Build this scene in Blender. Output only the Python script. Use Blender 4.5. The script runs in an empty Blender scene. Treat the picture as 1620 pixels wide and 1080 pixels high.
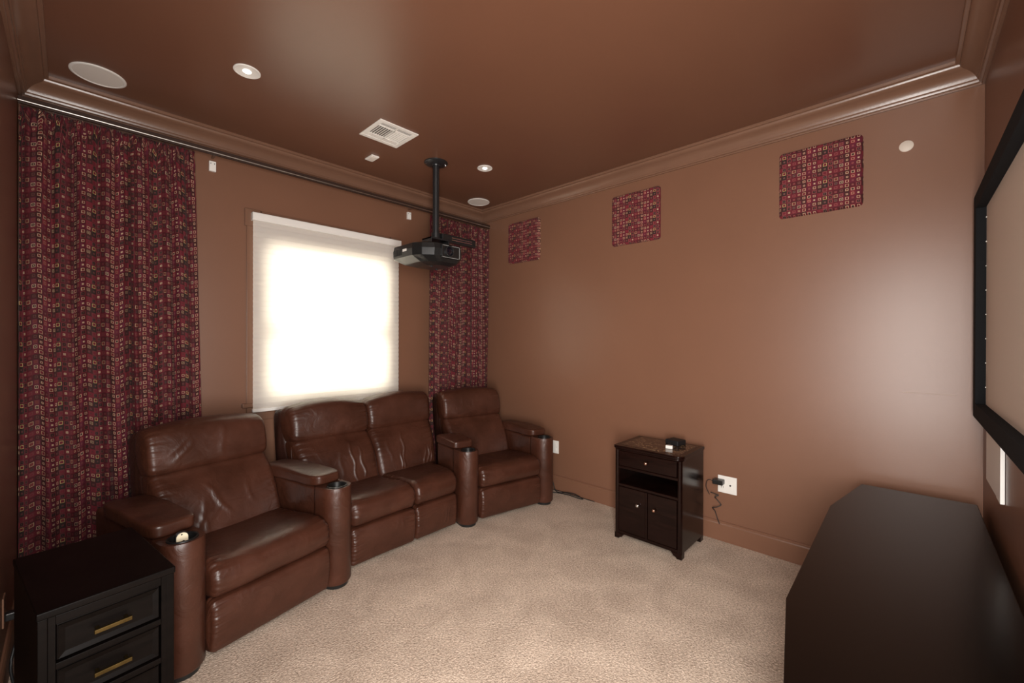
import bpy, bmesh, math, random
import numpy as np
from mathutils import Vector, Matrix, noise

random.seed(7)
rng = np.random.default_rng(7)
S = bpy.context.scene
COL = S.collection
PI = math.pi
W, L, H = 3.2652, 3.6286, 2.74          # room: x 0..W, y 0..L, z 0..H

# ------------------------------------------------------------------ camera
yaw, pitch, roll, fpx = 0.7582, -0.0021, 0.0024, 662.8
F = Vector((math.cos(yaw)*math.cos(pitch), math.sin(yaw)*math.cos(pitch), math.sin(pitch)))
r0 = Vector((math.sin(yaw), -math.cos(yaw), 0)); u0 = r0.cross(F)
Rv = r0*math.cos(roll)+u0*math.sin(roll); Uv = u0*math.cos(roll)-r0*math.sin(roll)
cam = bpy.data.cameras.new('camera'); co = bpy.data.objects.new('camera', cam); COL.objects.link(co)
M = Matrix((Rv, Uv, -F)).transposed().to_4x4(); M.translation = (0.182, 0.2672, 1.3679)
co.matrix_world = M
cam.sensor_width = 36; cam.lens = fpx*36/1620; cam.clip_start = .01
S.camera = co

# ------------------------------------------------------------------ world, lights, exposure
SKY = 8.5
HALL_W = 26.0
FLASH_W = 97.0
wd = bpy.data.worlds.new('world'); S.world = wd; wd.use_nodes = True
bg = wd.node_tree.nodes['Background']; bg.inputs[0].default_value = (1, .97, .93, 1); bg.inputs[1].default_value = SKY
al = bpy.data.lights.new('hallway_light', 'AREA'); al.shape = 'RECTANGLE'; al.size = 1.0; al.size_y = 2.1
al.energy = HALL_W; al.color = (1, .96, .91)
alo = bpy.data.objects.new('hallway_light', al); COL.objects.link(alo)
alo.location = (-.75, .42, 1.22); alo.rotation_euler = (PI/2, 0, -PI/2)   # shines through the doorway along +x
fl = bpy.data.lights.new('photographer_softbox', 'AREA'); fl.shape = 'RECTANGLE'; fl.size = .46; fl.size_y = 1.80
fl.spread = math.radians(158); fl.energy = FLASH_W; fl.color = (1, .97, .93)
flo = bpy.data.objects.new('photographer_softbox', fl); COL.objects.link(flo)
flo.location = (.18, .18, 1.27); flo.rotation_euler = (PI/2, 0, -PI/4)       # stands in the near corner, aimed at the far one
S.view_settings.view_transform = 'Standard'; S.view_settings.look = 'None'
S.view_settings.gamma = 1; S.view_settings.use_curve_mapping = False
S.view_settings.exposure = 0.0

# ------------------------------------------------------------------ materials
def newmat(name):
    m = bpy.data.materials.new(name); m.use_nodes = True
    nt = m.node_tree; b = nt.nodes['Principled BSDF']
    return m, nt, b
def nd(nt, t, **kw):
    n = nt.nodes.new(t)
    for k, v in kw.items(): setattr(n, k, v)
    return n
def lk(nt, a, b): nt.links.new(a, b)
def mat(name, col, rough=.5, spec=.5, metal=0, var=0, vscale=8, bump=0, bscale=60, stretch=None, coat=0, bdist=.002):
    m, nt, b = newmat(name)
    b.inputs['Base Color'].default_value = (*col, 1); b.inputs['Roughness'].default_value = rough
    b.inputs['Specular IOR Level'].default_value = spec; b.inputs['Metallic'].default_value = metal
    b.inputs['Coat Weight'].default_value = coat; b.inputs['Coat Roughness'].default_value = .12
    tc = nd(nt, 'ShaderNodeTexCoord'); src = tc.outputs['Object']
    if stretch:
        mp = nd(nt, 'ShaderNodeMapping'); mp.inputs['Scale'].default_value = stretch; lk(nt, src, mp.inputs[0]); src = mp.outputs[0]
    if var:
        n = nd(nt, 'ShaderNodeTexNoise'); n.inputs['Scale'].default_value = vscale; n.inputs['Detail'].default_value = 5
        lk(nt, src, n.inputs['Vector'])
        r = nd(nt, 'ShaderNodeValToRGB')
        r.color_ramp.elements[0].position = .3; r.color_ramp.elements[1].position = .7
        r.color_ramp.elements[0].color = (*[c*(1-var) for c in col], 1); r.color_ramp.elements[1].color = (*[min(1, c*(1+var)) for c in col], 1)
        lk(nt, n.outputs[0], r.inputs[0]); lk(nt, r.outputs[0], b.inputs['Base Color'])
    if bump:
        n = nd(nt, 'ShaderNodeTexNoise'); n.inputs['Scale'].default_value = bscale; n.inputs['Detail'].default_value = 3
        lk(nt, src, n.inputs['Vector'])
        bp = nd(nt, 'ShaderNodeBump'); bp.inputs['Strength'].default_value = bump; bp.inputs['Distance'].default_value = bdist
        lk(nt, n.outputs[0], bp.inputs['Height']); lk(nt, bp.outputs[0], b.inputs['Normal'])
    return m

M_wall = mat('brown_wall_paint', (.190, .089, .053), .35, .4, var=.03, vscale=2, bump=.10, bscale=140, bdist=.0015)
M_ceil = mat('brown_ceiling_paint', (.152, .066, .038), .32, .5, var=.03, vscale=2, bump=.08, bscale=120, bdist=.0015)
M_trim = mat('brown_gloss_trim', (.180, .092, .058), .26, .5, var=.04, vscale=6, bump=.15, bscale=90)
M_hall = mat('hallway_white', (.7, .67, .62), .7)
M_hallfloor = mat('hallway_floor', (.40, .31, .24), .8)
M_white = mat('white_plastic', (.80, .76, .71), .4, .5, var=.03)
M_ivory = mat('ivory_plastic', (.62, .53, .45), .5, .4, var=.04)
M_grille = mat('speaker_grille', (.72, .66, .60), .7, .3, bump=.4, bscale=900, bdist=.0006)
M_dark = mat('dark_void', (.006, .005, .005), .6)
M_esp = mat('espresso_wood', (.0028, .0017, .0014), .38, .10, var=.35, vscale=10, stretch=(1, 1, 6), bump=.05, bscale=40)
M_esp2 = mat('dark_mahogany_wood', (.0075, .0024, .0017), .20, .25, var=.4, vscale=9, stretch=(1, 1, 7), bump=.03, bscale=40)
M_cons = mat('black_brown_laminate', (.0013, .0009, .0007), .26, .33, var=.2, vscale=5, bump=.02, bscale=300)
M_blk = mat('black_plastic', (.012, .012, .012), .28, .5, var=.1)
M_blkm = mat('black_painted_metal', (.014, .014, .015), .35, .5)
M_cup = mat('cup_holder_plastic', (.006, .006, .006), .42, .3)
M_gloss = mat('satin_white_paint', (.92, .89, .84), .55, .6)
M_velvet = mat('black_velvet', (.008, .008, .009), .9, .2, bump=.3, bscale=600)
M_screen = mat('projection_screen_fabric', (.76, .67, .58), .45, .5, bump=.05, bscale=500)
M_brass = mat('antique_brass', (.085, .056, .020), .5, .5, metal=1, var=.2, vscale=30)
M_copper = mat('rose_brass_knob', (.62, .36, .26), .25, .5, metal=1)
M_chrome = mat('chrome', (.9, .9, .9), .08, .5, metal=1)
M_cream = mat('cream_plastic', (.78, .67, .48), .4)
M_cable = mat('black_cable', (.010, .009, .009), .5)
M_vinyl = mat('white_vinyl', (.75, .75, .74), .4)

def leather(name, c):
    m, nt, b = newmat(name)
    tc = nd(nt, 'ShaderNodeTexCoord')
    n = nd(nt, 'ShaderNodeTexNoise'); n.inputs['Scale'].default_value = 5; n.inputs['Detail'].default_value = 6; n.inputs['Roughness'].default_value = .6
    lk(nt, tc.outputs['Object'], n.inputs['Vector'])
    r = nd(nt, 'ShaderNodeValToRGB'); e = r.color_ramp.elements
    e[0].position, e[1].position = .32, .72
    e[0].color = (*[x*.72 for x in c], 1); e[1].color = (*[x*1.3 for x in c], 1)
    lk(nt, n.outputs[0], r.inputs[0]); lk(nt, r.outputs[0], b.inputs['Base Color'])
    rr = nd(nt, 'ShaderNodeMapRange'); rr.inputs[1].default_value = .3; rr.inputs[2].default_value = .7
    rr.inputs[3].default_value = .33; rr.inputs[4].default_value = .47
    lk(nt, n.outputs[0], rr.inputs[0]); lk(nt, rr.outputs[0], b.inputs['Roughness'])
    b.inputs['Specular IOR Level'].default_value = .52
    v = nd(nt, 'ShaderNodeTexVoronoi', feature='DISTANCE_TO_EDGE'); v.inputs['Scale'].default_value = 170
    lk(nt, tc.outputs['Object'], v.inputs['Vector'])
    w = nd(nt, 'ShaderNodeTexNoise'); w.inputs['Scale'].default_value = 9; w.inputs['Detail'].default_value = 4; w.inputs['Distortion'].default_value = 1.2
    lk(nt, tc.outputs['Object'], w.inputs['Vector'])
    b1 = nd(nt, 'ShaderNodeBump'); b1.inputs['Strength'].default_value = .45; b1.inputs['Distance'].default_value = .012
    lk(nt, w.outputs[0], b1.inputs['Height'])
    b2 = nd(nt, 'ShaderNodeBump'); b2.inputs['Strength'].default_value = .10; b2.inputs['Distance'].default_value = .001
    lk(nt, v.outputs['Distance'], b2.inputs['Height']); lk(nt, b1.outputs[0], b2.inputs['Normal'])
    lk(nt, b2.outputs[0], b.inputs['Normal'])
    return m
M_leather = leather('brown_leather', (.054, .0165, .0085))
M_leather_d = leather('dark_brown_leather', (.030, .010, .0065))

def carpet():
    m, nt, b = newmat('beige_carpet')
    tc = nd(nt, 'ShaderNodeTexCoord')
    n1 = nd(nt, 'ShaderNodeTexNoise'); n1.inputs['Scale'].default_value = 105; n1.inputs['Detail'].default_value = 4; n1.inputs['Roughness'].default_value = .7
    n2 = nd(nt, 'ShaderNodeTexNoise'); n2.inputs['Scale'].default_value = 4.5; n2.inputs['Detail'].default_value = 4; n2.inputs['Distortion'].default_value = .6
    n3 = nd(nt, 'ShaderNodeTexVoronoi'); n3.inputs['Scale'].default_value = 150
    for n in (n1, n2, n3): lk(nt, tc.outputs['Object'], n.inputs['Vector'])
    r = nd(nt, 'ShaderNodeValToRGB'); e = r.color_ramp.elements
    e[0].position, e[1].position = .30, .72
    e[0].color = (.33, .245, .185, 1); e[1].color = (.95, .765, .62, 1)
    lk(nt, n1.outputs[0], r.inputs[0])
    mx = nd(nt, 'ShaderNodeMixRGB', blend_type='MULTIPLY'); mx.inputs[0].default_value = 1
    r2 = nd(nt, 'ShaderNodeValToRGB'); e = r2.color_ramp.elements
    e[0].position, e[1].position = .35, .65; e[0].color = (.80, .785, .775, 1); e[1].color = (1, 1, 1, 1)
    lk(nt, n2.outputs[0], r2.inputs[0]); lk(nt, r.outputs[0], mx.inputs[1]); lk(nt, r2.outputs[0], mx.inputs[2])
    lk(nt, mx.outputs[0], b.inputs['Base Color'])
    b.inputs['Roughness'].default_value = 1; b.inputs['Specular IOR Level'].default_value = .1
    ad = nd(nt, 'ShaderNodeMath', operation='ADD'); lk(nt, n1.outputs[0], ad.inputs[0]); lk(nt, n3.outputs['Distance'], ad.inputs[1])
    bp = nd(nt, 'ShaderNodeBump'); bp.inputs['Strength'].default_value = .6; bp.inputs['Distance'].default_value = .004
    lk(nt, ad.outputs[0], bp.inputs['Height']); lk(nt, bp.outputs[0], b.inputs['Normal'])
    return m
M_carpet = carpet()

def squares_fabric(name, cell=.0255, bright=1.0, dim=1.0):
    """woven fabric printed with rows of small outlined squares; UV is in metres"""
    m, nt, b = newmat(name)
    def mth(op, a, c=None):
        n = nd(nt, 'ShaderNodeMath', operation=op)
        for i, v in enumerate((a, c)):
            if v is None: continue
            if isinstance(v, (int, float)): n.inputs[i].default_value = v
            else: lk(nt, v, n.inputs[i])
        return n.outputs[0]
    uv = nd(nt, 'ShaderNodeUVMap'); sp = nd(nt, 'ShaderNodeSeparateXYZ'); lk(nt, uv.outputs[0], sp.inputs[0])
    u = mth('DIVIDE', sp.outputs[0], cell); v = mth('DIVIDE', sp.outputs[1], cell*.96)
    iu, iv = mth('FLOOR', u), mth('FLOOR', v)
    fu, fv = mth('FRACT', u), mth('FRACT', v)
    hu = mth('MODULO', mth('ADD', iu, 700.0), 8.0); hv = mth('MODULO', mth('ADD', iv, 400.0), 4.0)
    def white(off):
        c = nd(nt, 'ShaderNodeCombineXYZ'); lk(nt, mth('ADD', hu, off), c.inputs[0]); lk(nt, mth('ADD', hv, off*.37), c.inputs[1]); c.inputs[2].default_value = off
        w = nd(nt, 'ShaderNodeTexWhiteNoise', noise_dimensions='3D'); lk(nt, c.outputs[0], w.inputs['Vector']); return w.outputs['Value']
    h1, h2, h3, h4 = white(1.5), white(2.5), white(3.5), white(4.5)
    d = mth('MAXIMUM', mth('ABSOLUTE', mth('SUBTRACT', fu, .5)), mth('ABSOLUTE', mth('SUBTRACT', fv, .5)))
    size = mth('ADD', mth('MULTIPLY', h1, .27), .155)
    inside = mth('LESS_THAN', d, size)
    hole = mth('LESS_THAN', d, mth('SUBTRACT', size, .07))
    ring = mth('SUBTRACT', inside, hole)
    dot = mth('MULTIPLY', mth('LESS_THAN', d, .07), mth('GREATER_THAN', h4, .70))
    mark = mth('MAXIMUM', ring, dot)
    # background colour per cell, with darker columns
    cc = nd(nt, 'ShaderNodeValToRGB'); cc.color_ramp.interpolation = 'CONSTANT'; e = cc.color_ramp.elements
    e[0].position = 0; e[0].color = (.100, .010, .016, 1)
    e[1].position = .25; e[1].color = (.066, .007, .011, 1)
    for p, c in ((.45, (.125, .011, .018, 1)), (.62, (.045, .010, .010, 1)), (.78, (.086, .009, .020, 1)), (.9, (.027, .013, .011, 1))):
        q = e.new(p); q.color = c
    lk(nt, h3, cc.inputs[0])
    ci = nd(nt, 'ShaderNodeValToRGB'); ci.color_ramp.interpolation = 'CONSTANT'; e = ci.color_ramp.elements
    e[0].position = 0; e[0].color = (.115, .011, .018, 1); e[1].position = .3; e[1].color = (.045, .016, .014, 1)
    for p, c in ((.5, (.12, .022, .02, 1)), (.75, (.028, .009, .009, 1))):
        q = e.new(p); q.color = c
    lk(nt, h4, ci.inputs[0])
    co_ = nd(nt, 'ShaderNodeValToRGB'); co_.color_ramp.interpolation = 'CONSTANT'; e = co_.color_ramp.elements
    e[0].position = 0; e[0].color = (.50, .34, .22, 1); e[1].position = .22; e[1].color = (.13*dim, .040*dim, .035*dim, 1)
    for p, c in ((.42, (.40, .25, .15, 1)), (.54, (.085*dim, .045*dim, .038*dim, 1)), (.72, (.50, .35, .14, 1)), (.76, (.26*dim, .12*dim, .085*dim, 1)), (.88, (.12*dim, .015*dim, .022*dim, 1))):
        q = e.new(p); q.color = c
    lk(nt, h2, co_.inputs[0])
    m1 = nd(nt, 'ShaderNodeMixRGB'); lk(nt, inside, m1.inputs[0]); lk(nt, cc.outputs[0], m1.inputs[1]); lk(nt, ci.outputs[0], m1.inputs[2])
    m2 = nd(nt, 'ShaderNodeMixRGB'); lk(nt, mark, m2.inputs[0]); lk(nt, m1.outputs[0], m2.inputs[1]); lk(nt, co_.outputs[0], m2.inputs[2])
    # weave noise
    wn = nd(nt, 'ShaderNodeTexNoise'); wn.inputs['Scale'].default_value = 900; lk(nt, uv.outputs[0], wn.inputs['Vector'])
    wr = nd(nt, 'ShaderNodeMapRange'); wr.inputs[1].default_value = .3; wr.inputs[2].default_value = .7; wr.inputs[3].default_value = .85*bright; wr.inputs[4].default_value = 1.12*bright
    lk(nt, wn.outputs[0], wr.inputs[0])
    m3 = nd(nt, 'ShaderNodeVectorMath', operation='SCALE'); lk(nt, m2.outputs[0], m3.inputs[0]); lk(nt, wr.outputs[0], m3.inputs['Scale'])
    lk(nt, m3.outputs[0], b.inputs['Base Color'])
    b.inputs['Roughness'].default_value = .75; b.inputs['Specular IOR Level'].default_value = .25
    b.inputs['Sheen Weight'].default_value = .05
    return m
M_curt = squares_fabric('squares_curtain_fabric', .0272)
M_panel = squares_fabric('squares_panel_fabric', .0255, 1.25, 1.9)

def shade_mat():
    m = bpy.data.materials.new('translucent_shade_fabric'); m.use_nodes = True; nt = m.node_tree; nt.nodes.clear()
    o = nd(nt, 'ShaderNodeOutputMaterial'); d = nd(nt, 'ShaderNodeBsdfDiffuse'); t = nd(nt, 'ShaderNodeBsdfTranslucent'); x = nd(nt, 'ShaderNodeMixShader')
    d.inputs[0].default_value = (.95, .91, .85, 1); t.inputs[0].default_value = (.95, .83, .68, 1); x.inputs[0].default_value = .50
    lk(nt, d.outputs[0], x.inputs[1]); lk(nt, t.outputs[0], x.inputs[2]); lk(nt, x.outputs[0], o.inputs[0]); return m
M_shade = shade_mat()
def glass_mat():
    m = bpy.data.materials.new('window_glass'); m.use_nodes = True; nt = m.node_tree; nt.nodes.clear()
    o = nd(nt, 'ShaderNodeOutputMaterial'); d = nd(nt, 'ShaderNodeBsdfTransparent'); t = nd(nt, 'ShaderNodeBsdfGlossy'); x = nd(nt, 'ShaderNodeMixShader')
    d.inputs[0].default_value = (.95, .97, .96, 1); t.inputs['Roughness'].default_value = .02
    fr = nd(nt, 'ShaderNodeFresnel'); fr.inputs[0].default_value = 1.45; lk(nt, fr.outputs[0], x.inputs[0])
    lk(nt, d.outputs[0], x.inputs[1]); lk(nt, t.outputs[0], x.inputs[2]); lk(nt, x.outputs[0], o.inputs[0]); return m
M_glass = glass_mat()
def emit(name, col, s):
    m, nt, b = newmat(name); b.inputs['Emission Color'].default_value = (*col, 1); b.inputs['Emission Strength'].default_value = s; return m
M_bulb = emit('lamp_bulb_glow', (1, .95, .86), 9.0)
def slate():
    m, nt, b = newmat('marbled_slate_top')
    tc = nd(nt, 'ShaderNodeTexCoord')
    n = nd(nt, 'ShaderNodeTexNoise'); n.inputs['Scale'].default_value = 22; n.inputs['Detail'].default_value = 6; n.inputs['Distortion'].default_value = 2.2
    lk(nt, tc.outputs['Object'], n.inputs['Vector'])
    r = nd(nt, 'ShaderNodeValToRGB'); e = r.color_ramp.elements
    e[0].position, e[1].position = .35, .70; e[0].color = (.016, .008, .006, 1); e[1].color = (.30, .20, .11, 1)
    q = e.new(.52); q.color = (.06, .032, .020, 1)
    lk(nt, n.outputs[0], r.inputs[0]); lk(nt, r.outputs[0], b.inputs['Base Color'])
    b.inputs['Roughness'].default_value = .10; b.inputs['Specular IOR Level'].default_value = .3
    return m
M_slate = slate()

# ------------------------------------------------------------------ builders
class B:
    def __init__(s): s.v = []; s.f = []
    def add(s, vs, fs):
        o = len(s.v); s.v += [tuple(p) for p in vs]; s.f += [tuple(i+o for i in f) for f in fs]; return s
    def box(s, x0, x1, y0, y1, z0, z1):
        return s.add([(x0,y0,z0),(x1,y0,z0),(x1,y1,z0),(x0,y1,z0),(x0,y0,z1),(x1,y0,z1),(x1,y1,z1),(x0,y1,z1)],
                     [(0,3,2,1),(4,5,6,7),(0,1,5,4),(1,2,6,5),(2,3,7,6),(3,0,4,7)])
    def prism(s, poly, z0, z1, axis='z'):
        n = len(poly)
        def P(a, b, c): return (a,b,c) if axis == 'z' else ((a,c,b) if axis == 'y' else (c,a,b))
        vs = [P(a,b,z0) for a,b in poly]+[P(a,b,z1) for a,b in poly]
        fs = [tuple(range(n))[::-1], tuple(range(n,2*n))]+[(i,(i+1)%n,n+(i+1)%n,n+i) for i in range(n)]
        return s.add(vs, fs)
    def lathe(s, prof, c=(0,0,0), axis='z', n=32, cap=True):
        """prof: list of (r, h); poles closed"""
        rings = []; vs = []; fs = []
        for r, h in prof:
            k = 1 if r < 1e-6 else n
            rings.append((len(vs), k))
            for i in range(k):
                a = 2*PI*i/n; x, y = r*math.cos(a), r*math.sin(a)
                p = (x,y,h) if axis == 'z' else ((h,x,y) if axis == 'x' else (y,h,x))
                vs.append((p[0]+c[0], p[1]+c[1], p[2]+c[2]))
        for (a,ka),(b_,kb) in zip(rings, rings[1:]):
            for i in range(n):
                j = (i+1)%n
                if ka == 1 and kb == 1: continue
                if ka == 1: fs.append((a, b_+j, b_+i))
                elif kb == 1: fs.append((a+i, a+j, b_))
                else: fs.append((a+i, a+j, b_+j, b_+i))
        for (a,k) in (rings[0], rings[-1]):
            if k > 1 and cap: fs.append(tuple(range(a, a+k)))
        return s.add(vs, fs)
    def cyl(s, c, r, z0, z1, axis='z', n=24): return s.lathe([(r,z0),(r,z1)], c, axis, n)
    def tube(s, pts, r, n=8):
        pts = [Vector(p) for p in pts]; vs = []; fs = []
        up = Vector((0.123,.31,.94)); 
        for i, p in enumerate(pts):
            t = (pts[min(i+1,len(pts)-1)]-pts[max(i-1,0)]).normalized()
            a = t.cross(up).normalized(); b_ = t.cross(a).normalized()
            for k in range(n): 
                th = 2*PI*k/n; vs.append(p+a*(r*math.cos(th))+b_*(r*math.sin(th)))
        m = len(pts)
        for i in range(m-1):
            for k in range(n): fs.append((i*n+k, i*n+(k+1)%n, (i+1)*n+(k+1)%n, (i+1)*n+k))
        fs.append(tuple(range(n))); fs.append(tuple(range((m-1)*n, m*n)))
        return s.add(vs, fs)

def spline(ctrl, n=12, closed=False):
    P = np.array(ctrl, float); m = len(P); out = []
    for i in range(m if closed else m-1):
        if closed: p0,p1,p2,p3 = P[(i-1)%m],P[i],P[(i+1)%m],P[(i+2)%m]
        else: p0,p1,p2,p3 = P[max(i-1,0)],P[i],P[i+1],P[min(i+2,m-1)]
        for k in range(n):
            t = k/n
            out.append(.5*((2*p1)+(-p0+p2)*t+(2*p0-5*p1+4*p2-p3)*t*t+(-p0+3*p1-3*p2+p3)*t**3))
    if not closed: out.append(P[-1])
    return np.array(out)

def obj(name, b, m, parent=None, smooth=False, bevel=0, uv=None, angle=None, kind=None, label=None, loc=None):
    me = bpy.data.meshes.new(name)
    vs, fs = (b.v, b.f) if isinstance(b, B) else b
    me.from_pydata([tuple(p) for p in vs], [], [tuple(f) for f in fs])
    bm = bmesh.new(); bm.from_mesh(me); bmesh.ops.recalc_face_normals(bm, faces=bm.faces[:]); bm.to_mesh(me); bm.free()
    if uv is not None:
        l = me.uv_layers.new(name='UVMap')
        vi = np.empty(len(me.loops), np.int32); me.loops.foreach_get('vertex_index', vi)
        l.data.foreach_set('uv', np.asarray(uv, np.float32)[vi].ravel())
    me.materials.append(m)
    if smooth: me.polygons.foreach_set('use_smooth', [True]*len(me.polygons))
    o = bpy.data.objects.new(name, me); COL.objects.link(o)
    if smooth and angle: me.set_sharp_from_angle(angle=math.radians(angle))
    if bevel:
        md = o.modifiers.new('bevel', 'BEVEL'); md.width = bevel; md.segments = 3; md.limit_method = 'ANGLE'; md.angle_limit = math.radians(40)
        me.polygons.foreach_set('use_smooth', [True]*len(me.polygons))
        wn = o.modifiers.new('wn', 'WEIGHTED_NORMAL')
    if parent: o.parent = parent
    if loc: o.location = loc
    if kind: o['kind'] = kind
    if label: o['label'] = label
    return o
def thing(name, label, cat, loc=(0,0,0), rz=0, group=None):
    o = bpy.data.objects.new(name, None); COL.objects.link(o); o.empty_display_size = .1
    o.location = loc; o.rotation_euler = (0,0,rz); o['label'] = label; o['category'] = cat
    if group: o['group'] = group
    return o
def tag(o, label, cat, group=None):
    o['label'] = label; o['category'] = cat
    if group: o['group'] = group
    return o
def struct(name, b, m, parent=None, **kw): return obj(name, b, m, parent, kind='structure', **kw)

# ------------------------------------------------------------------ room shell
T = .12
struct('floor', B().box(-T, W+T, -T, L+T, -.1, 0), M_carpet)
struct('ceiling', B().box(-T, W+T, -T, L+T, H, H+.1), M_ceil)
WX0, WX1, WZ0, WZ1 = 1.125, 2.135, .925, 2.085       # window opening
struct('wall_back', B().box(-T, WX0, L, L+T, 0, H).box(WX1, W+T, L, L+T, 0, H).box(WX0, WX1, L, L+T, 0, WZ0).box(WX0, WX1, L, L+T, WZ1, H), M_wall)
struct('wall_right', B().box(W, W+T, 0, L, 0, H), M_wall)
struct('wall_front', B().box(-T, W+T, -T, 0, 0, H), M_wall)
DY0, DY1, DZ = .02, .86, 2.05                          # doorway the picture is taken from
struct('wall_left', B().box(-T, 0, DY1, L, 0, H).box(-T, 0, 0, DY0, 0, H).box(-T, 0, DY0, DY1, DZ, H), M_wall)
# short hallway behind the doorway
struct('wall_hallway', B().box(-1.0, -.9, -.6, 1.6, 0, 2.5).box(-.9, -T, -.7, -.6, 0, 2.5).box(-.9, -T, 1.6, 1.7, 0, 2.5), M_hall)
struct('ceiling_hallway', B().box(-1.0, -T, -.7, 1.7, 2.5, 2.6), M_hall)
struct('floor_hallway', B().box(-1.0, -T, -.7, 1.7, -.1, 0), M_hallfloor)

# crown moulding, mitred
crown = [(0,.110),(.010,.110),(.0125,.106),(.0125,.101),(.020,.099),(.0225,.094),(.0235,.088),(.027,.085)]
crown += [tuple(p) for p in spline([(.027,.085),(.034,.071),(.046,.055),(.062,.043),(.078,.035),(.088,.027),(.092,.0175)], 5)[1:]]
crown += [(.096,.016),(.1045,.016),(.107,.0135),(.107,0),(0,0)]
def crown_piece(name, a, c, inward):
    a, c, n = Vector(a), Vector(c), Vector(inward); t = (c-a).normalized()
    vs = []
    for e, sgn in ((a, 1), (c, -1)):
        for d, dz in crown: p = e + n*d + t*(sgn*d); vs.append((p.x, p.y, H-dz))
    k = len(crown)
    fs = [(i,(i+1)%k,k+(i+1)%k,k+i) for i in range(k)]+[tuple(range(k)), tuple(range(k,2*k))]
    o = struct(name, (vs, fs), M_trim, smooth=True, angle=28); return o
crown_piece('trim_1', (0,L,0), (W,L,0), (0,-1,0))
crown_piece('trim_2', (W,L,0), (W,0,0), (-1,0,0))
crown_piece('trim_3', (W,0,0), (0,0,0), (0,1,0))
crown_piece('trim_4', (0,0,0), (0,L,0), (1,0,0))
# baseboards: flat board with a small moulded top
bp_ = [(0,0),(.014,0),(.014,.112),(.011,.120),(.0115,.125),(.006,.132),(0,.133)]
struct('baseboard_right', B().prism([(W-a,b) for a,b in bp_], 0, L, 'y'), M_wall)
struct('baseboard_back', B().prism([(L-a,b) for a,b in bp_], 0, W, 'x'), M_wall)
struct('baseboard_front', B().prism([(a,b) for a,b in bp_], 0, W, 'x'), M_wall)
struct('baseboard_left', B().prism([(a,b) for a,b in bp_], DY1+.0, L, 'y'), M_wall)
o = struct('trim_5', B().box(W-.0006, W+.002, .094, .29, 1.0945, 1.0965), mat('bare_plaster_scratch', (.36, .25, .19), .6))

# window: painted casing, vinyl double hung sash, glass
win = bpy.data.objects.new('window_1', None); COL.objects.link(win); win['kind'] = 'structure'; win.location = (1.63, L, 0)
wx = 1.63
def wb(x0,x1,y0,y1,z0,z1): return B().box(x0-wx, x1-wx, y0, y1, z0, z1)
for x0, x1 in ((1.030, WX0), (WX1, 2.232)): obj('casing', wb(x0,x1,-.013,0,.86,2.285), M_trim, win, bevel=.003)
for x0 in (1.018, 2.150): obj('corner_block', wb(x0,x0+.095,-.018,0,2.165,2.285), M_trim, win, bevel=.003)
obj('casing', wb(1.113,2.150,-.013,0,WZ1,2.285), M_trim, win, bevel=.003)
obj('sill', wb(1.0,2.262,-.03,T,.895,WZ0), M_trim, win, bevel=.006)
obj('apron', wb(1.03,2.232,-.014,0,.80,.895), M_trim, win, bevel=.003)
fy0, fy1 = .045, .095
for x0, x1 in ((WX0, WX0+.045), (WX1-.045, WX1)): obj('frame_stile', wb(x0,x1,fy0,fy1,WZ0,WZ1), M_vinyl, win)
for z0, z1 in ((WZ0, WZ0+.05), (WZ1-.045, WZ1)): obj('frame_rail', wb(WX0,WX1,fy0,fy1,z0,z1), M_vinyl, win)
obj('meeting_rail', wb(WX0,WX1,fy0-.01,fy1,1.405,1.455), M_vinyl, win)
obj('pane', wb(WX0+.04,WX1-.04,.067,.071,WZ0+.04,1.41), M_glass, win)
obj('pane', wb(WX0+.04,WX1-.04,.077,.081,1.45,WZ1-.04), M_glass, win)

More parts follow.
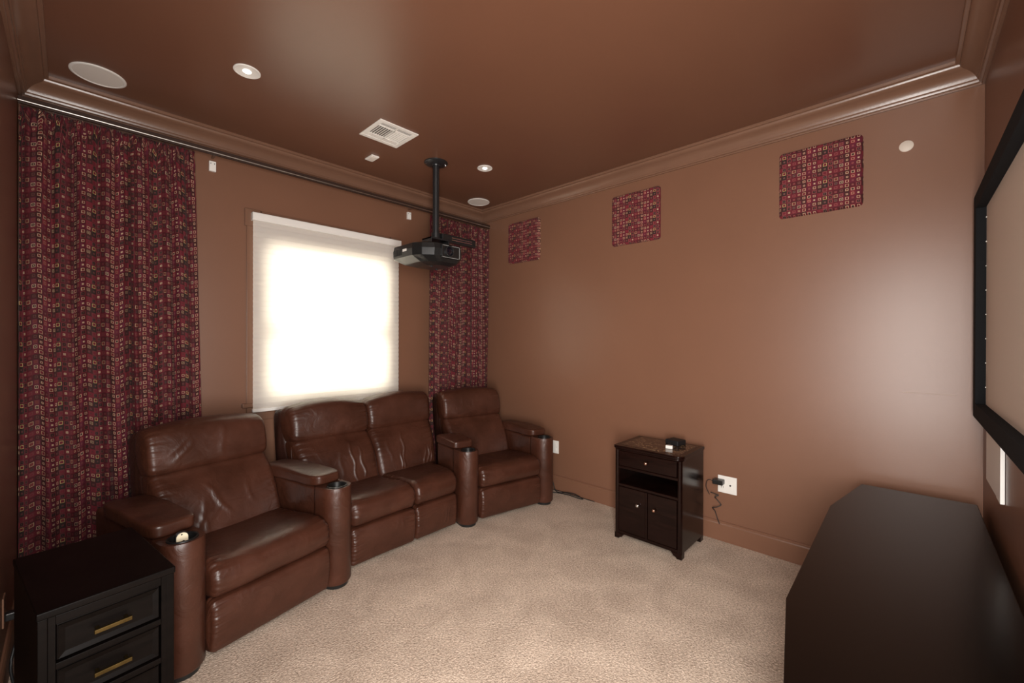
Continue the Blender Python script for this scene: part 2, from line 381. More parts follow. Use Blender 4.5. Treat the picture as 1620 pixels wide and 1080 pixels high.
# ------------------------------------------------------------------ leather seating
def resample(P, n):
    P = np.vstack([P, P[:1]]); d = np.r_[0, np.cumsum(np.linalg.norm(np.diff(P, axis=0), axis=1))]
    t = np.linspace(0, d[-1], n, endpoint=False)
    return np.c_[np.interp(t, d, P[:,0]), np.interp(t, d, P[:,1])], d[-1]
def loft_x(ctrl, x0, x1, r=.035, n=110, nu=56, gather=.0025, gfreq=.021, creases=(), arch=0, bulge=.0, rough=.004, seed=0, xf=None, archz=.8):
    """closed (y,z) profile swept from x0 to x1 with softly rounded, gathered ends"""
    P, plen = resample(spline(ctrl, 14, True), n)
    A = .5*np.sum(P[:,0]*np.roll(P[:,1],-1)-np.roll(P[:,0],-1)*P[:,1])
    Tn = np.roll(P,-1,0)-np.roll(P,1,0); Tn /= np.linalg.norm(Tn,axis=1)[:,None]+1e-9
    N = np.c_[Tn[:,1],-Tn[:,0]]*(1 if A > 0 else -1)
    for _ in range(3): N = (np.roll(N,1,0)+N*2+np.roll(N,-1,0)); N /= np.linalg.norm(N,axis=1)[:,None]
    hw = (x1-x0)/2; xc = (x0+x1)/2
    ee = np.sin(np.linspace(0, PI/2, 9))                    # dense near the ends
    xs = np.r_[-hw+r*(1-np.cos(np.linspace(0,PI/2,9))), np.linspace(-hw+r, hw-r, nu)[1:-1], (hw-r*(1-np.cos(np.linspace(0,PI/2,9))))[::-1]]
    s = np.arange(n)/n*plen; front = np.clip(-N[:,0]*1.2, 0, 1)+np.clip(N[:,1], 0, 1)
    rs = np.random.default_rng(seed+11); ph = rs.uniform(0,6.28,6)
    rows = []
    for x in xs:
        t = max(0,(abs(x)-(hw-r))/r); ins = r*(1-math.sqrt(max(0,1-t*t)))
        de = hw-abs(x)
        off = np.full(n, -ins)
        wob = .7*np.sin(s*3.1/gfreq+ph[0]+30*de)+.6*np.sin(s*6.2832/gfreq+ph[1]+2*np.sin(s*40)+25*de)+.4*np.sin(s*11.3/gfreq+ph[2])
        amp = gather*.75*math.exp(-max(0,de-.010)/.036)*(.35+.65*(.5+.5*np.sin(s*9+ph[3]+(2 if x>0 else 0))))
        off += wob*amp*front*(1-.6*t)
        off += bulge*(1-(x/hw)**2)*front
        for (cx, sl, z0, z1, a, w) in creases:
            zz = P[:,1]; win_ = np.clip((zz-z0)/.05,0,1)*np.clip((z1-zz)/.05,0,1)
            off += a*np.exp(-((x+xc-cx-sl*(zz-z0)-.006*np.sin(zz*45+cx*50))/w)**2)*win_*np.clip(front,0,1)
        Q = P+N*off[:,None]
        z = Q[:,1]+arch*(1-(x/hw)**2)*np.clip((Q[:,1]-archz)/.1,0,1)
        rows.append(np.c_[np.full(n, x+xc), Q[:,0], z])
    # end caps: shrink rings towards the centroid
    def cap(row, sgn):
        c = row.mean(0); out = []
        for k, e in ((.8,.004),(.45,.008),(.12,.009)):
            q = c+(row-c)*k; q[:,0] = row[0,0]+sgn*e; out.append(q)
        return out
    a, b_ = cap(rows[0],-1), cap(rows[-1],1)
    rows = a[::-1]+rows+b_
    V = np.array(rows).reshape(-1,3)
    if rough:
        for i in range(len(V)):
            q = Vector(V[i])*6.0+Vector((seed*3.7, seed*1.3, 0))
            dv = noise.noise(q)*rough; j = i % n
            V[i,1] += N[j,0]*dv; V[i,2] += N[j,1]*dv
    if xf: V = xf(V)
    m = len(rows); fs = []
    for i in range(m-1):
        for k in range(n): fs.append((i*n+k, i*n+(k+1)%n, (i+1)*n+(k+1)%n, (i+1)*n+k))
    fs.append(tuple(range(n))[::-1]); fs.append(tuple(range((m-1)*n, m*n)))
    return V.tolist(), fs

P_seat = [(.50,.27),(.25,.262),(.07,.255),(.005,.262),(-.022,.290),(-.030,.335),(-.014,.382),(.035,.410),(.11,.413),(.25,.400),(.40,.385),(.52,.375),(.54,.32)]
P_foot = [(.055,.245),(.005,.252),(-.018,.232),(-.026,.18),(-.024,.11),(-.012,.05),(.005,.032),(.055,.035),(.065,.14)]
P_low = [(.42,.34),(.435,.40),(.460,.47),(.492,.545),(.535,.612),(.578,.658),(.602,.682),(.64,.694),(.70,.690),(.72,.63),(.66,.50),(.60,.38),(.52,.32)]
P_head = [(.640,.676),(.608,.686),(.593,.706),(.589,.740),(.597,.795),(.615,.848),(.645,.886),(.695,.902),(.752,.898),(.785,.86),(.785,.78),(.755,.70),(.70,.665)]
P_shell = [(.56,.30),(.62,.50),(.68,.65),(.70,.75),(.72,.84),(.755,.875),(.80,.885),(.845,.865),(.860,.80),(.840,.65),(.80,.45),(.76,.25),(.66,.22)]

def arm_polar(n=48):
    pts = []
    for i in range(n):
        a = 2*PI*i/n; dx, dy = math.cos(a), math.sin(a); r = .080
        if dy > 0:
            k = 1e9
            if abs(dx) > 1e-6: k = .080/abs(dx)
            if dy > 1e-6: k = min(k, .090/dy)
            r = k
        pts.append((r*dx, r*dy))
    return pts
def rbox(cx, cy, cz, sx, sy, sz, e=4.5, n=14, bend=0, tilt=0, wr=0):
    """soft pillow box: cube mapped on a superellipsoid"""
    vs = []; fs = []; idx = {}
    def put(p):
        k = tuple(round(c,5) for c in p)
        if k in idx: return idx[k]
        q = np.array(p); rr = (abs(q)**e).sum()**(1/e); q = q/rr
        x, y, z = q*(sx/2, sy/2, sz/2)
        z += bend*(1-(2*y/sy)**2)+tilt*y
        if wr: z += wr*noise.noise(Vector((x*9+cx*7, y*9, z*14)))
        idx[k] = len(vs); vs.append((x+cx, y+cy, z+cz)); return idx[k]
    g = np.tan(np.linspace(-PI/4, PI/4, n+1))
    for ax in range(3):
        for sg in (-1, 1):
            for i in range(n):
                for j in range(n):
                    q = []
                    for a, b_ in ((g[i],g[j]),(g[i+1],g[j]),(g[i+1],g[j+1]),(g[i],g[j+1])):
                        p = [0,0,0]; p[ax] = sg; p[(ax+1)%3] = a; p[(ax+2)%3] = b_; q.append(put(p))
                    fs.append(tuple(q))
    return vs, fs

def make_arm(root, cx, seed, yl=.80):
    """upright arm: rounded front column with cup well, side panel, padded rest, foot"""
    cy = .05; pts = arm_polar(); n = len(pts)
    b = B()
    loops = []
    for z, k in ((.022,.92),(.034,1.0),(.53,1.0),(.546,.985),(.553,.95)):
        loops.append([(cx+x*k, cy+y*k, z) for x,y in pts])
    loops.append([(cx+.052*math.cos(2*PI*i/n), cy-.008+.052*math.sin(2*PI*i/n), .553) for i in range(n)])
    loops.append([(cx+.052*math.cos(2*PI*i/n), cy-.008+.052*math.sin(2*PI*i/n), .47) for i in range(n)])
    vs = [p for l in loops for p in l]; fs = []
    for i in range(len(loops)-1):
        for k in range(n): fs.append((i*n+k, i*n+(k+1)%n, (i+1)*n+(k+1)%n, (i+1)*n+k))
    fs += [tuple(range(n)), tuple(range((len(loops)-1)*n, len(loops)*n))]
    b.add(vs, fs)
    arm = obj('arm', b, M_leather, root, smooth=True, angle=50)
    obj('side_panel', B().box(cx-.066, cx+.066, .11, yl, .04, .545), M_leather, arm, bevel=.018)
    obj('arm_pad', rbox(cx, .105+min(.28,(yl-.10)/2), .577, .176, 2*min(.28,(yl-.10)/2), .066, 6.5, 16, bend=.004, tilt=-.015, wr=.007), M_leather, arm, smooth=True)
    c = B().lathe([(.0555,.552),(.0545,.5575),(.049,.5585),(.046,.556),(.045,.48),(0,.478)], (cx, cy-.008, 0), cap=False)
    obj('cup_holder', c, M_cup, arm, smooth=True, angle=50, label='black plastic cup holder')
    obj('foot', B().prism([(cx+x*.78, cy+y*.82) for x,y in pts], 0.0, .036), M_blk, arm, smooth=True, angle=40, label='dark glossy foot')
    obj('foot', B().cyl((cx, yl-.08, 0), .035, 0, .042), M_blk, arm, smooth=True, angle=40)

def make_recliner(label, loc, rz, seed, cr_back, cr_head, gather, yl=.80):
    t = thing('recliner', label, 'recliner', loc, rz, 'leather theater seating')
    hw = .284
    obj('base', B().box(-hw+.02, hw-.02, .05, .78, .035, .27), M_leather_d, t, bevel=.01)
    obj('seat', loft_x(P_seat, -hw, hw, .032, n=200, gather=gather*2.2, seed=seed, creases=[(.1,.0,.38,.6,.002,.03)]), M_leather, t, smooth=True)
    obj('footrest', loft_x(P_foot, -hw, hw, .022, n=130, gather=gather*1.7, seed=seed+1, rough=.003), M_leather, t, smooth=True)
    obj('backrest', loft_x(P_low, -hw-.004, hw+.004, .035, n=170, gather=gather, seed=seed+2, creases=cr_back, bulge=.006), M_leather, t, smooth=True)
    obj('headrest', loft_x(P_head, -hw-.008, hw+.008, .027, n=150, gather=gather, seed=seed+3, creases=cr_head, arch=.022, bulge=.008), M_leather, t, smooth=True)
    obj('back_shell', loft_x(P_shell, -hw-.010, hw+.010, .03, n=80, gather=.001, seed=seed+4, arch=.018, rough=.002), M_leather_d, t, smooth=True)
    make_arm(t, -.366, seed, yl); make_arm(t, .366, seed)
    return t
make_recliner('single brown leather recliner at the left, beside the tall dark drawer chest', (.868, 2.475, 0), math.radians(13), 1,
    [(.02,-.55,.42,.62,.006,.010),(.13,-.1,.44,.6,.004,.007),(-.15,.35,.38,.55,.005,.010),(-.10,-.2,.36,.5,.004,.008)],
    [(.03,.1,.70,.88,.003,.012),(-.20,.9,.72,.83,.005,.012),(-.22,1.1,.76,.86,.004,.010)], .0028)
make_recliner('brown leather recliner in the far corner, in front of the narrow right curtain', (2.575, 2.535, 0), math.radians(-11.5), 20,
    [(-.2,.4,.40,.55,.004,.010)], [(.0,0,.72,.86,.0025,.01)], .0030, .44)

def taper(V):
    V = np.array(V); y = np.clip(V[:,1], -.05, .75); x = V[:,0]/.464
    wl = .485+.165*y; wr = np.interp(y, [-.05,.36,.44,.62,.75], [.318,.412,.485,.555,.60])
    V[:,0] = np.where(x < 0, -.03+x*(wl-.03), -.03+x*(wr+.03)); return V
t = thing('loveseat', 'two-seat armless brown leather loveseat centred under the window', 'loveseat', (1.80, 2.660, 0), math.radians(1.5), 'leather theater seating')
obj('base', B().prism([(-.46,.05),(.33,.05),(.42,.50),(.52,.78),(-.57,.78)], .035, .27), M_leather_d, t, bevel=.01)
for k, (a, c) in enumerate(((-.462, -.002), (.002, .462))):
    s = 40+k*10
    obj('seat', loft_x(P_seat, a, c, .040, n=200, gather=.0065, seed=s, xf=taper), M_leather, t, smooth=True)
    obj('footrest', loft_x(P_foot, a, c, .026, n=130, gather=.0055, seed=s+1, xf=taper, rough=.003,
        creases=([(.30,.25,.05,.2,.004,.008),(.34,.25,.06,.2,.004,.007)] if k else [(-.12,.1,.14,.24,.004,.006),(-.16,.1,.15,.24,.003,.006)])), M_leather, t, smooth=True)
    cb = [(-.165,-.02,.36,.64,.006,.0065),(-.105,-.05,.37,.60,.006,.007),(-.25,.05,.40,.6,.003,.01)] if k == 0 else \
         [(.185,.05,.36,.64,.006,.0065),(.165,.05,.36,.52,.006,.006),(.36,.12,.36,.50,.007,.007),(.39,.12,.36,.52,.007,.007),(.415,.10,.36,.53,.006,.006),(.10,-.1,.42,.62,.003,.01)]
    obj('backrest', loft_x(P_low, a, c, .035, n=170, gather=.0035, seed=s+2, creases=cb, bulge=.010, xf=taper, nu=80), M_leather, t, smooth=True)
    obj('headrest', loft_x(P_head, a, c, .030, n=150, gather=.004, seed=s+3, arch=.026, bulge=.012, xf=taper), M_leather, t, smooth=True)
obj('back_shell', loft_x(P_shell, -.470, .470, .025, n=80, gather=.001, seed=60, arch=.012, rough=.002, xf=taper), M_leather_d, t, smooth=True)

# cream-faced gadget standing in the left cup holder
lc = math.cos(math.radians(13)); ls = math.sin(math.radians(13))
gx, gy = .868+lc*-.366-ls*.05, 2.475+ls*-.366+lc*.05
t = thing('remote', 'small black remote with a cream round face standing in a cup holder', 'remote', (gx, gy, .486), math.radians(2))
arc = [(.023*math.cos(a), .070+.023*math.sin(a)) for a in np.linspace(0, PI, 15)]
body = [(-.023,0),(.023,0)]+arc
obj('body', B().prism(body, -.008, .012, 'y'), M_blk, t, bevel=.002)
fa = [(-.0195,.052),(.0195,.052)]+[(.0195*math.cos(a), .0705+.0195*math.sin(a)) for a in np.linspace(0, PI, 15)]
obj('face_plate', B().prism(fa, -.0105, -.0078, 'y'), M_cream, t, label='cream face plate')
obj('button', B().cyl((-.002, 0, .083), .003, -.0115, -.0100, 'y', 12), M_dark, t)
obj('button', B().cyl((.004, 0, .055), .004, -.0115, -.0100, 'y', 12), M_dark, t)

# ------------------------------------------------------------------ tall dark chest at left
def dresser():
    t = thing('drawer_chest', 'narrow black-brown chest of drawers with brass bar pulls, lower left', 'chest', (.236, 2.255, 0), math.radians(8))
    w, d, h = .302, .50, .62; hw, hd = w/2, d/2
    obj('top', B().box(-hw-.003, hw+.003, -hd-.003, hd, h-.022, h), M_esp, t, bevel=.004)
    for s in (-1, 1):
        obj('side_panel', B().box(s*hw-(.02 if s > 0 else 0), s*hw+(.02 if s < 0 else 0), -hd+.002, hd, .06, h-.022), M_esp, t, bevel=.002)
    obj('back_panel', B().box(-hw+.02, hw-.02, hd-.012, hd, .06, h-.022), M_esp, t)
    x0, x1 = -hw+.034, hw-.034
    for s in (-1, 1): obj('stile', B().box(min(s*hw-s*.020, s*hw-s*.034), max(s*hw-s*.020, s*hw-s*.034), -hd, -hd+.03, .06, h-.022), M_esp, t)
    nD = 4; pitch_ = .126; ztop = h-.042
    for k in range(nD+1):
        zz = ztop-k*pitch_
        obj('rail', B().box(x0, x1, -hd, -hd+.04, zz-.006, zz+(.020 if k == 0 else .012)), M_esp, t, bevel=.002)
    for k in range(nD):
        z1 = ztop-.009-k*pitch_; z0 = z1-pitch_+.024
        dr = B().box(x0+.003, x1-.003, -hd+.010, -hd+.40, z0, z1)
        dw = obj('drawer', dr, M_esp, t, bevel=.002)
        # raised panel with a sloping border
        b = B(); a0, a1, c0, c1, e = x0+.006, x1-.006, z0+.004, z1-.004, .014
        y0, y1 = -hd+.010, -hd+.003
        b.add([(a0,y0-.004,c0),(a1,y0-.004,c0),(a1,y0-.004,c1),(a0,y0-.004,c1),(a0+e,y0-.0005,c0+e),(a1-e,y0-.0005,c0+e),(a1-e,y0-.0005,c1-e),(a0+e,y0-.0005,c1-e),
               (a0,y0,c0),(a1,y0,c0),(a1,y0,c1),(a0,y0,c1)],
              [(4,5,6,7),(0,1,5,4),(1,2,6,5),(2,3,7,6),(3,0,4,7),(0,8,9,1),(1,9,10,2),(2,10,11,3),(3,11,8,0)])
        obj('front_panel', b, M_esp, dw)
        zc = (z0+z1)/2-.002
        obj('handle', B().box(-.042, .042, -hd-.020, -hd-.012, zc-.006, zc+.006).box(-.036, -.028, -hd-.013, -hd+.011, zc-.004, zc+.004).box(.028, .036, -hd-.013, -hd+.011, zc-.004, zc+.004), M_brass, dw, bevel=.0015, label='brass bar handle')
    obj('plinth', B().box(-hw+.004, hw-.004, -hd+.01, hd-.01, 0, .062), M_esp, t)
dresser()

# ------------------------------------------------------------------ nightstand with cabinet, against the right wall
def nightstand():
    t = thing('nightstand', 'small dark mahogany cabinet with one drawer, open shelf and two doors', 'nightstand', (2.986, 1.523, 0), -PI/2)
    hw, y0, y1, h = .233, -.186, .194, .645       # front at -y
    def topplan(o):
        p = [(-hw-o, y1), (-hw-o, y0-o+.012), (-hw-o+.012, y0-o)]
        p += [(hw+o-.045+.045*math.sin(a), y0-o+.045-.045*math.cos(a)) for a in np.linspace(0, PI/2, 8)]
        return p+[(hw+o, y1)]
    obj('top', B().prism(topplan(.008), h-.020, h), M_esp2, t, bevel=.004)
    obj('moulding', B().prism(topplan(.002), h-.032, h-.020), M_esp2, t, bevel=.003)
    obj('inset_panel', B().box(-hw+.034, hw-.030, y0+.035, y1-.03, h-.002, h+.0012), M_slate, t, label='glossy marbled brown inset')
    for s in (-1, 1):
        obj('side_panel', B().box(s*hw-(.022 if s > 0 else 0), s*hw+(.022 if s < 0 else 0), y0+.016, y1, .035, h-.032), M_esp2, t, bevel=.002)
        obj('corner_post', B().cyl((s*(hw-.016), y0+.016, 0), .016, .035, h-.032, n=20), M_esp2, t, smooth=True, angle=40)
    obj('back_panel', B().box(-hw+.02, hw-.02, y1-.012, y1, .035, h-.032), M_esp2, t)
    x0, x1 = -hw+.031, hw-.031
    obj('shelf', B().box(-hw+.02, hw-.02, y0+.004, y1-.01, .488, .506), M_esp2, t, bevel=.003)
    obj('shelf', B().box(-hw+.02, hw-.02, y0+.004, y1-.01, .366, .384), M_esp2, t, bevel=.003)
    obj('bottom', B().box(-hw+.02, hw-.02, y0+.004, y1-.01, .035, .058), M_esp2, t, bevel=.003)
    dw = obj('drawer', B().box(x0+.002, x1-.002, y0+.002, y1-.04, .509, h-.035), M_esp2, t, bevel=.003)
    knob = [(.0045,0),(.0045,-.006),(.009,-.009),(.0115,-.013),(.0105,-.018),(.006,-.021),(0,-.022)]
    obj('knob', B().lathe(knob, (0, y0+.002, .560), 'y', 20), M_copper, dw, smooth=True, label='rose brass knob')
    for a, c, kx, m in ((x0, -.008, -.058, M_chrome), (.008, x1, .056, M_copper)):
        dr = obj('door', B().box(a+.001, c-.001, y0+.002, y0+.020, .060, .364), M_esp2, t, bevel=.003)
        obj('knob', B().lathe(knob, (kx, y0+.002, .266), 'y', 20), m, dr, smooth=True, label='chrome knob' if m is M_chrome else 'rose brass knob')
    obj('divider', B().box(-.007, .007, y0-.002, y0+.022, .058, .366), M_esp2, t, bevel=.003)
    foot = [(-1,.036),(-1,0),(-.55,0),(-.45,.010),(-.25,.014),(-.12,.028),(0,.036)]
    for s in (-1, 1):
        f = [(s*hw*1.0+(-s)*(x+1)*.07, z) for x, z in foot]
        obj('foot', B().prism(f, y0+.002, y0+.05, 'y'), M_esp2, t, bevel=.002)
        obj('foot', B().prism(f, y1-.05, y1, 'y'), M_esp2, t, bevel=.002)
nightstand()
ZT = .6464
t = thing('streaming_box', 'small flat black media box on the marbled cabinet top', 'media box', (3.098, 1.450, ZT), math.radians(-14))
obj('body', B().box(-.046, .046, -.050, .050, .0005, .034), M_dark, t, bevel=.004)
obj('foot', B().cyl((0,0,0), .038, 0, .002), M_blk, t)
t = thing('usb_charger', 'little white cube charger with prongs up beside the black media box', 'charger', (2.950, 1.432, ZT), math.radians(12))
obj('body', B().box(-.0135, .0135, -.022, .022, 0, .022), M_white, t, bevel=.003)
for s in (-.006, .006): obj('prong', B().box(-.003, .003, s-.0008, s+.0008, .021, .036), M_chrome, t)

# ------------------------------------------------------------------ TV console
def console():
    t = thing('tv_console', 'long black-brown TV console with angled ends under the projection screen', 'console', (2.145, .03, 0))
    h = .60; x0, x1 = -.975, .975
    def plan(i=0): return [(x0+i, .0), (x1-i, .0), (x1-i, .42-i), (.487, .502-i), (-.487, .502-i), (x0+i, .42-i)]
    obj('top', B().prism(plan(), h-.032, h), M_cons, t, bevel=.003)
    obj('base', B().prism(plan(.03), 0, .06), M_cons, t)
    obj('bottom_panel', B().prism(plan(.012), .06, .085), M_cons, t)
    obj('back_panel', B().box(x0+.012, x1-.012, 0.004, .016, .085, h-.032), M_cons, t)
    for s in (-1, 1):
        obj('side_panel', B().box(min(s*.963, s*.943), max(s*.963, s*.943), .016, .404, .085, h-.032), M_cons, t)
        obj('divider', B().box(s*.478-.01, s*.478+.01, .016, .47, .085, h-.032), M_cons, t)
        # angled end door
        a, c = Vector((s*.943, .395)), Vector((s*.487, .470)); n = Vector((-(c-a).y, (c-a).x)).normalized(); n = n if n.y > 0 else -n
        q = [a, c, c+n*.018, a+n*.018]
        d = obj('door', B().prism([tuple(p) for p in q], .09, h-.036), M_cons, t, bevel=.002)
        m = a.lerp(c, .85)+n*.03
        obj('handle', B().cyl((m.x, m.y, 0), .006, .28, .40, n=12), M_blkm, d)
    obj('shelf', B().box(-.468, .468, .016, .45, .32, .338), M_cons, t)
    for s in (-1, 1):
        d = obj('door', B().box(min(s*.003, s*.466), max(s*.003, s*.466), .470, .488, .09, h-.036), M_cons, t, bevel=.002)
        obj('handle', B().cyl((s*.04, .498, 0), .006, .28, .40, n=12), M_blkm, d)
console()

# ------------------------------------------------------------------ projection screen on the front wall
def screen():
    xa, xb, za, zb, s1, s2, fw = 1.43, 3.172, 1.010, 2.060, .042, .008, .078
    t = thing('projection_screen', 'fixed grey projection screen in a wide black velvet frame', 'screen', ((xa+xb)/2, 0, (za+zb)/2))
    cx, cz = (xa+xb)/2, (za+zb)/2; X, Z = (xb-xa)/2, (zb-za)/2
    obj('screen_surface', B().box(-X+.02, X-.02, .003, s2, -Z+.02, Z-.02), M_screen, t)
    fz = .068
    for s in (-1, 1):
        o = [(s*X,-Z),(s*X,Z),(s*(X-fw),Z-fz),(s*(X-fw),-Z+fz)]
        obj('frame_bar', B().prism(o, .001, s1, 'y'), M_velvet, t, bevel=.003)
        o = [(-X,s*Z),(X,s*Z),(X-fw,s*(Z-fz)),(-X+fw,s*(Z-fz))]
        obj('frame_bar', B().prism(o, .001, s1, 'y'), M_velvet, t, bevel=.003)
    for k in range(8):
        z = Z-fz-.05-k*.112
        obj('clip', B().box(X-fw-.012, X-fw-.001, s2, s2+.003, z-.002, z+.002), M_white, t)
screen()
t = thing('wall_cover_plate', 'flat white cover panel on the wall just below the projection screen', 'panel', (2.82, 0, .885))
obj('plate', B().box(-.10, .205, 0.001, .012, -.135, .115), M_gloss, t, bevel=.002)
obj('side_strip', B().box(-.205, -.106, 0.001, .0135, -.135, .115), M_gloss, t, bevel=.002)

# ------------------------------------------------------------------ fabric acoustic panels on the right wall
def fabric_panel(label, yc, zc, seed):
    t = thing('acoustic_panel', label, 'wall panel', (W, yc, zc), 0, 'fabric acoustic panels')
    n = 26; hw, hh = .204, .2025; rr = .022; th = .026
    vs = []; fs = []; uv = []
    g = np.linspace(-1, 1, n+1); g = np.sign(g)*(1-(1-np.abs(g))**1.35)
    for i in range(n+1):
        for j in range(n+1):
            a, b_ = g[i]*hw, g[j]*hh
            ax, bx = max(0, abs(a)-(hw-rr)), max(0, abs(b_)-(hh-rr))
            d = math.hypot(ax, bx)
            if d > rr:  # rounded corner
                k = rr/d; a = math.copysign(hw-rr+ax*k, a); b_ = math.copysign(hh-rr+bx*k, b_); d = rr
            e = min(hw-abs(a), hh-abs(b_)); e = min(e, rr-d) if ax > 0 and bx > 0 else e
            dep = th*min(1, math.sqrt(max(0, 1-(1-min(1, max(0,e)/.012))**2)))
            ww = .0022*noise.noise(Vector((a*30+seed*9, b_*30, 0)))
            edge = max(abs(a)/hw, abs(b_)/hh) > .97
            vs.append((-max(.001, dep), -(a+(ww if edge else 0)), b_+(ww if edge else 0)+.002*noise.noise(Vector((a*8, seed*5, 1)))))
            uv.append((a+.211+seed*.07+.0012*noise.noise(Vector((b_*14, seed, 0))), b_+.31+.0015*noise.noise(Vector((a*14, seed, 7)))))
    for i in range(n):
        for j in range(n): k = i*(n+1)+j; fs.append((k, k+1, k+n+2, k+n+1))
    obj('cover', (vs, fs), M_panel, t, smooth=True, uv=uv)
    obj('backing_board', B().box(-.006, -.0005, -hw+.012, hw-.012, -hh+.012, hh-.012), M_dark, t)
fabric_panel('red fabric wall panel nearest the projection screen, the largest in view', .660, 2.337, 0)
fabric_panel('middle of the three square red fabric panels on the right wall', 1.840, 2.343, 1)
fabric_panel('red fabric wall panel closest to the far corner and right curtain', 3.022, 2.345, 2)

# ------------------------------------------------------------------ outlets and plates
def plate(b, x, y0, y1, z0, z1): return b.box(x-.006, x-.0005, y0, y1, z0, z1)
t = thing('wall_outlet', 'white two-gang outlet plate on the right wall, black adapter plugged in', 'outlet', (W, 1.1615, .389))
obj('plate', B().box(-.006, -.0004, -.0595, .0595, -.058, .058), M_white, t, bevel=.002)
obj('receptacle', B().box(-.0085, -.005, .013, .047, -.034, .034), M_white, t, bevel=.002)
obj('slot', B().box(-.0090, -.008, .022, .0245, -.024, -.012).box(-.0090, -.008, .034, .0365, -.024, -.012), M_dark, t)
obj('jack_plate', B().box(-.0075, -.005, -.047, -.013, -.034, .034), M_white, t, bevel=.002)
obj('coax_jack', B().cyl((0, -.0205, 0), .0055, -.012, -.007, 'x', 16), M_blkm, t, label='dark round coax jack')
t = thing('power_adapter', 'black plug-in power adapter in the outlet beside the cabinet', 'adapter', (W, 1.205, .411))
obj('body', B().box(-.062, -.0095, -.030, .036, -.018, .014), M_blk, t, bevel=.005)
pth = spline([(-.058,.030,.0),(-.058,.055,.006),(-.056,.072,-.01),(-.052,.078,-.05),(-.046,.066,-.085),(-.044,.058,-.10)], 8)
obj('cord', B().tube(pth, .0022), M_cable, t, smooth=True)
x = W-.03
pts = [(x-.02,1.255,.33),(x,1.218,.316),(x,1.21,.312),(x-.01,1.23,.300),(x,1.222,.285),(x,1.196,.258),(x,1.194,.25),(x-.01,1.215,.235),(x-.01,1.245,.222),(x,1.232,.20),(x,1.218,.16),(x,1.205,.125),(x,1.202,.118)]
tag(obj('cord', B().tube(spline(pts, 7), .0028), M_cable, smooth=True), 'thin black kinked cord hanging at the cabinet side under the outlet', 'cord')
t = thing('blank_cover', 'small round beige blank cover high on the right wall', 'cover', (W, .280, 2.414))
obj('disc', B().lathe([(.029,-.0005),(.029,-.003),(.026,-.005),(0,-.0055)], (0,0,0), 'x', 32), M_ivory, t, smooth=True, angle=40)
for s in (-.015, .015): obj('screw', B().cyl((0, s, 0), .003, -.0068, -.005, 'x', 10), M_ivory, t)
t = thing('wall_outlet', 'white outlet plate behind the far recliner, seen edge-on', 'outlet', (W, 2.628, .39))
obj('plate', B().box(-.006, -.0004, -.036, .036, -.058, .058), M_white, t, bevel=.002)
for s in (-1, 1): obj('receptacle', B().box(-.0085, -.005, -.017, .017, s*.024-.014, s*.024+.014), M_white, t, bevel=.002)
# cables on the carpet behind the far recliner
pts = [(3.225,2.66,.16),(3.232,2.63,.06),(3.225,2.60,.008),(3.205,2.54,.006),(3.215,2.47,.020),(3.232,2.40,.022),(3.236,2.33,.006),(3.215,2.30,.005),(3.20,2.36,.010),(3.206,2.45,.009),(3.190,2.55,.005),(3.15,2.62,.005)]
tag(obj('extension_cable', B().tube(spline(pts, 9), .004), M_cable, smooth=True), 'black power cord looping on the carpet by the far recliner', 'cord')
pts = [(3.236,2.64,.004),(3.242,2.56,.004),(3.244,2.47,.004),(3.243,2.38,.004),(3.242,2.27,.004),(3.244,2.20,.004)]
tag(obj('speaker_wire', B().tube(spline(pts, 9), .003), M_cable, smooth=True), 'straighter black cord lying along the right baseboard', 'cord')
# plug and lead on the left wall beside the chest
t = thing('plug_lead', 'black plug with drooping lead on the left wall beside the chest', 'cord', (0, 2.86, .27))
obj('socket_plate', B().box(.0005, .006, -.035, .035, -.03, .085), M_trim, t, bevel=.002, label='brown painted socket plate')
obj('plug', B().box(.006, .040, -.016, .016, -.016, .016), M_blk, t, bevel=.005)
obj('lead', B().tube(spline([(.038,0,0),(.052,.01,-.004),(.054,.02,-.04),(.035,.01,-.11),(.022,-.02,-.19),(.03,-.03,-.262)], 8), .005), M_cable, t, smooth=True)

# ------------------------------------------------------------------ ceiling fixtures
def speaker(label, x, y):
    t = thing('ceiling_speaker', label, 'speaker', (x, y, H), 0, 'round ceiling speakers')
    obj('rim', B().lathe([(.108,-.0004),(.108,-.004),(.103,-.007),(.097,-.006),(.096,-.0004)], n=48, cap=False), M_white, t, smooth=True, angle=50)
    obj('grille', B().lathe([(0,-.0048),(.05,-.0046),(.0965,-.004),(.0965,-.0003)], n=48), M_grille, t, smooth=True, angle=50)
speaker('round white ceiling speaker above the wide left curtain', .285, 3.328)
speaker('round white ceiling speaker in the far corner by the right wall', 2.967, 3.365)
def downlight(label, x, y):
    t = thing('downlight', label, 'light', (x, y, H), 0, 'recessed downlights')
    obj('trim_ring', B().lathe([(.060,-.0004),(.060,-.004),(.056,-.006),(.050,-.005),(.046,-.001),(.050,-.0004)], n=40, cap=False), M_white, t, smooth=True, angle=50)
    obj('baffle', B().lathe([(.050,-.0046),(.040,-.0034),(.030,-.0026),(.018,-.0018)], n=40, cap=False), M_white, t, smooth=True)
    obj('bulb', B().lathe([(0,-.0068),(.008,-.0064),(.015,-.005),(.019,-.0018)], n=32), M_bulb, t, smooth=True)
downlight('round recessed downlight nearer the left curtain', .805, 2.725)
downlight('round recessed downlight to the right of the projector pole', 2.455, 2.722)
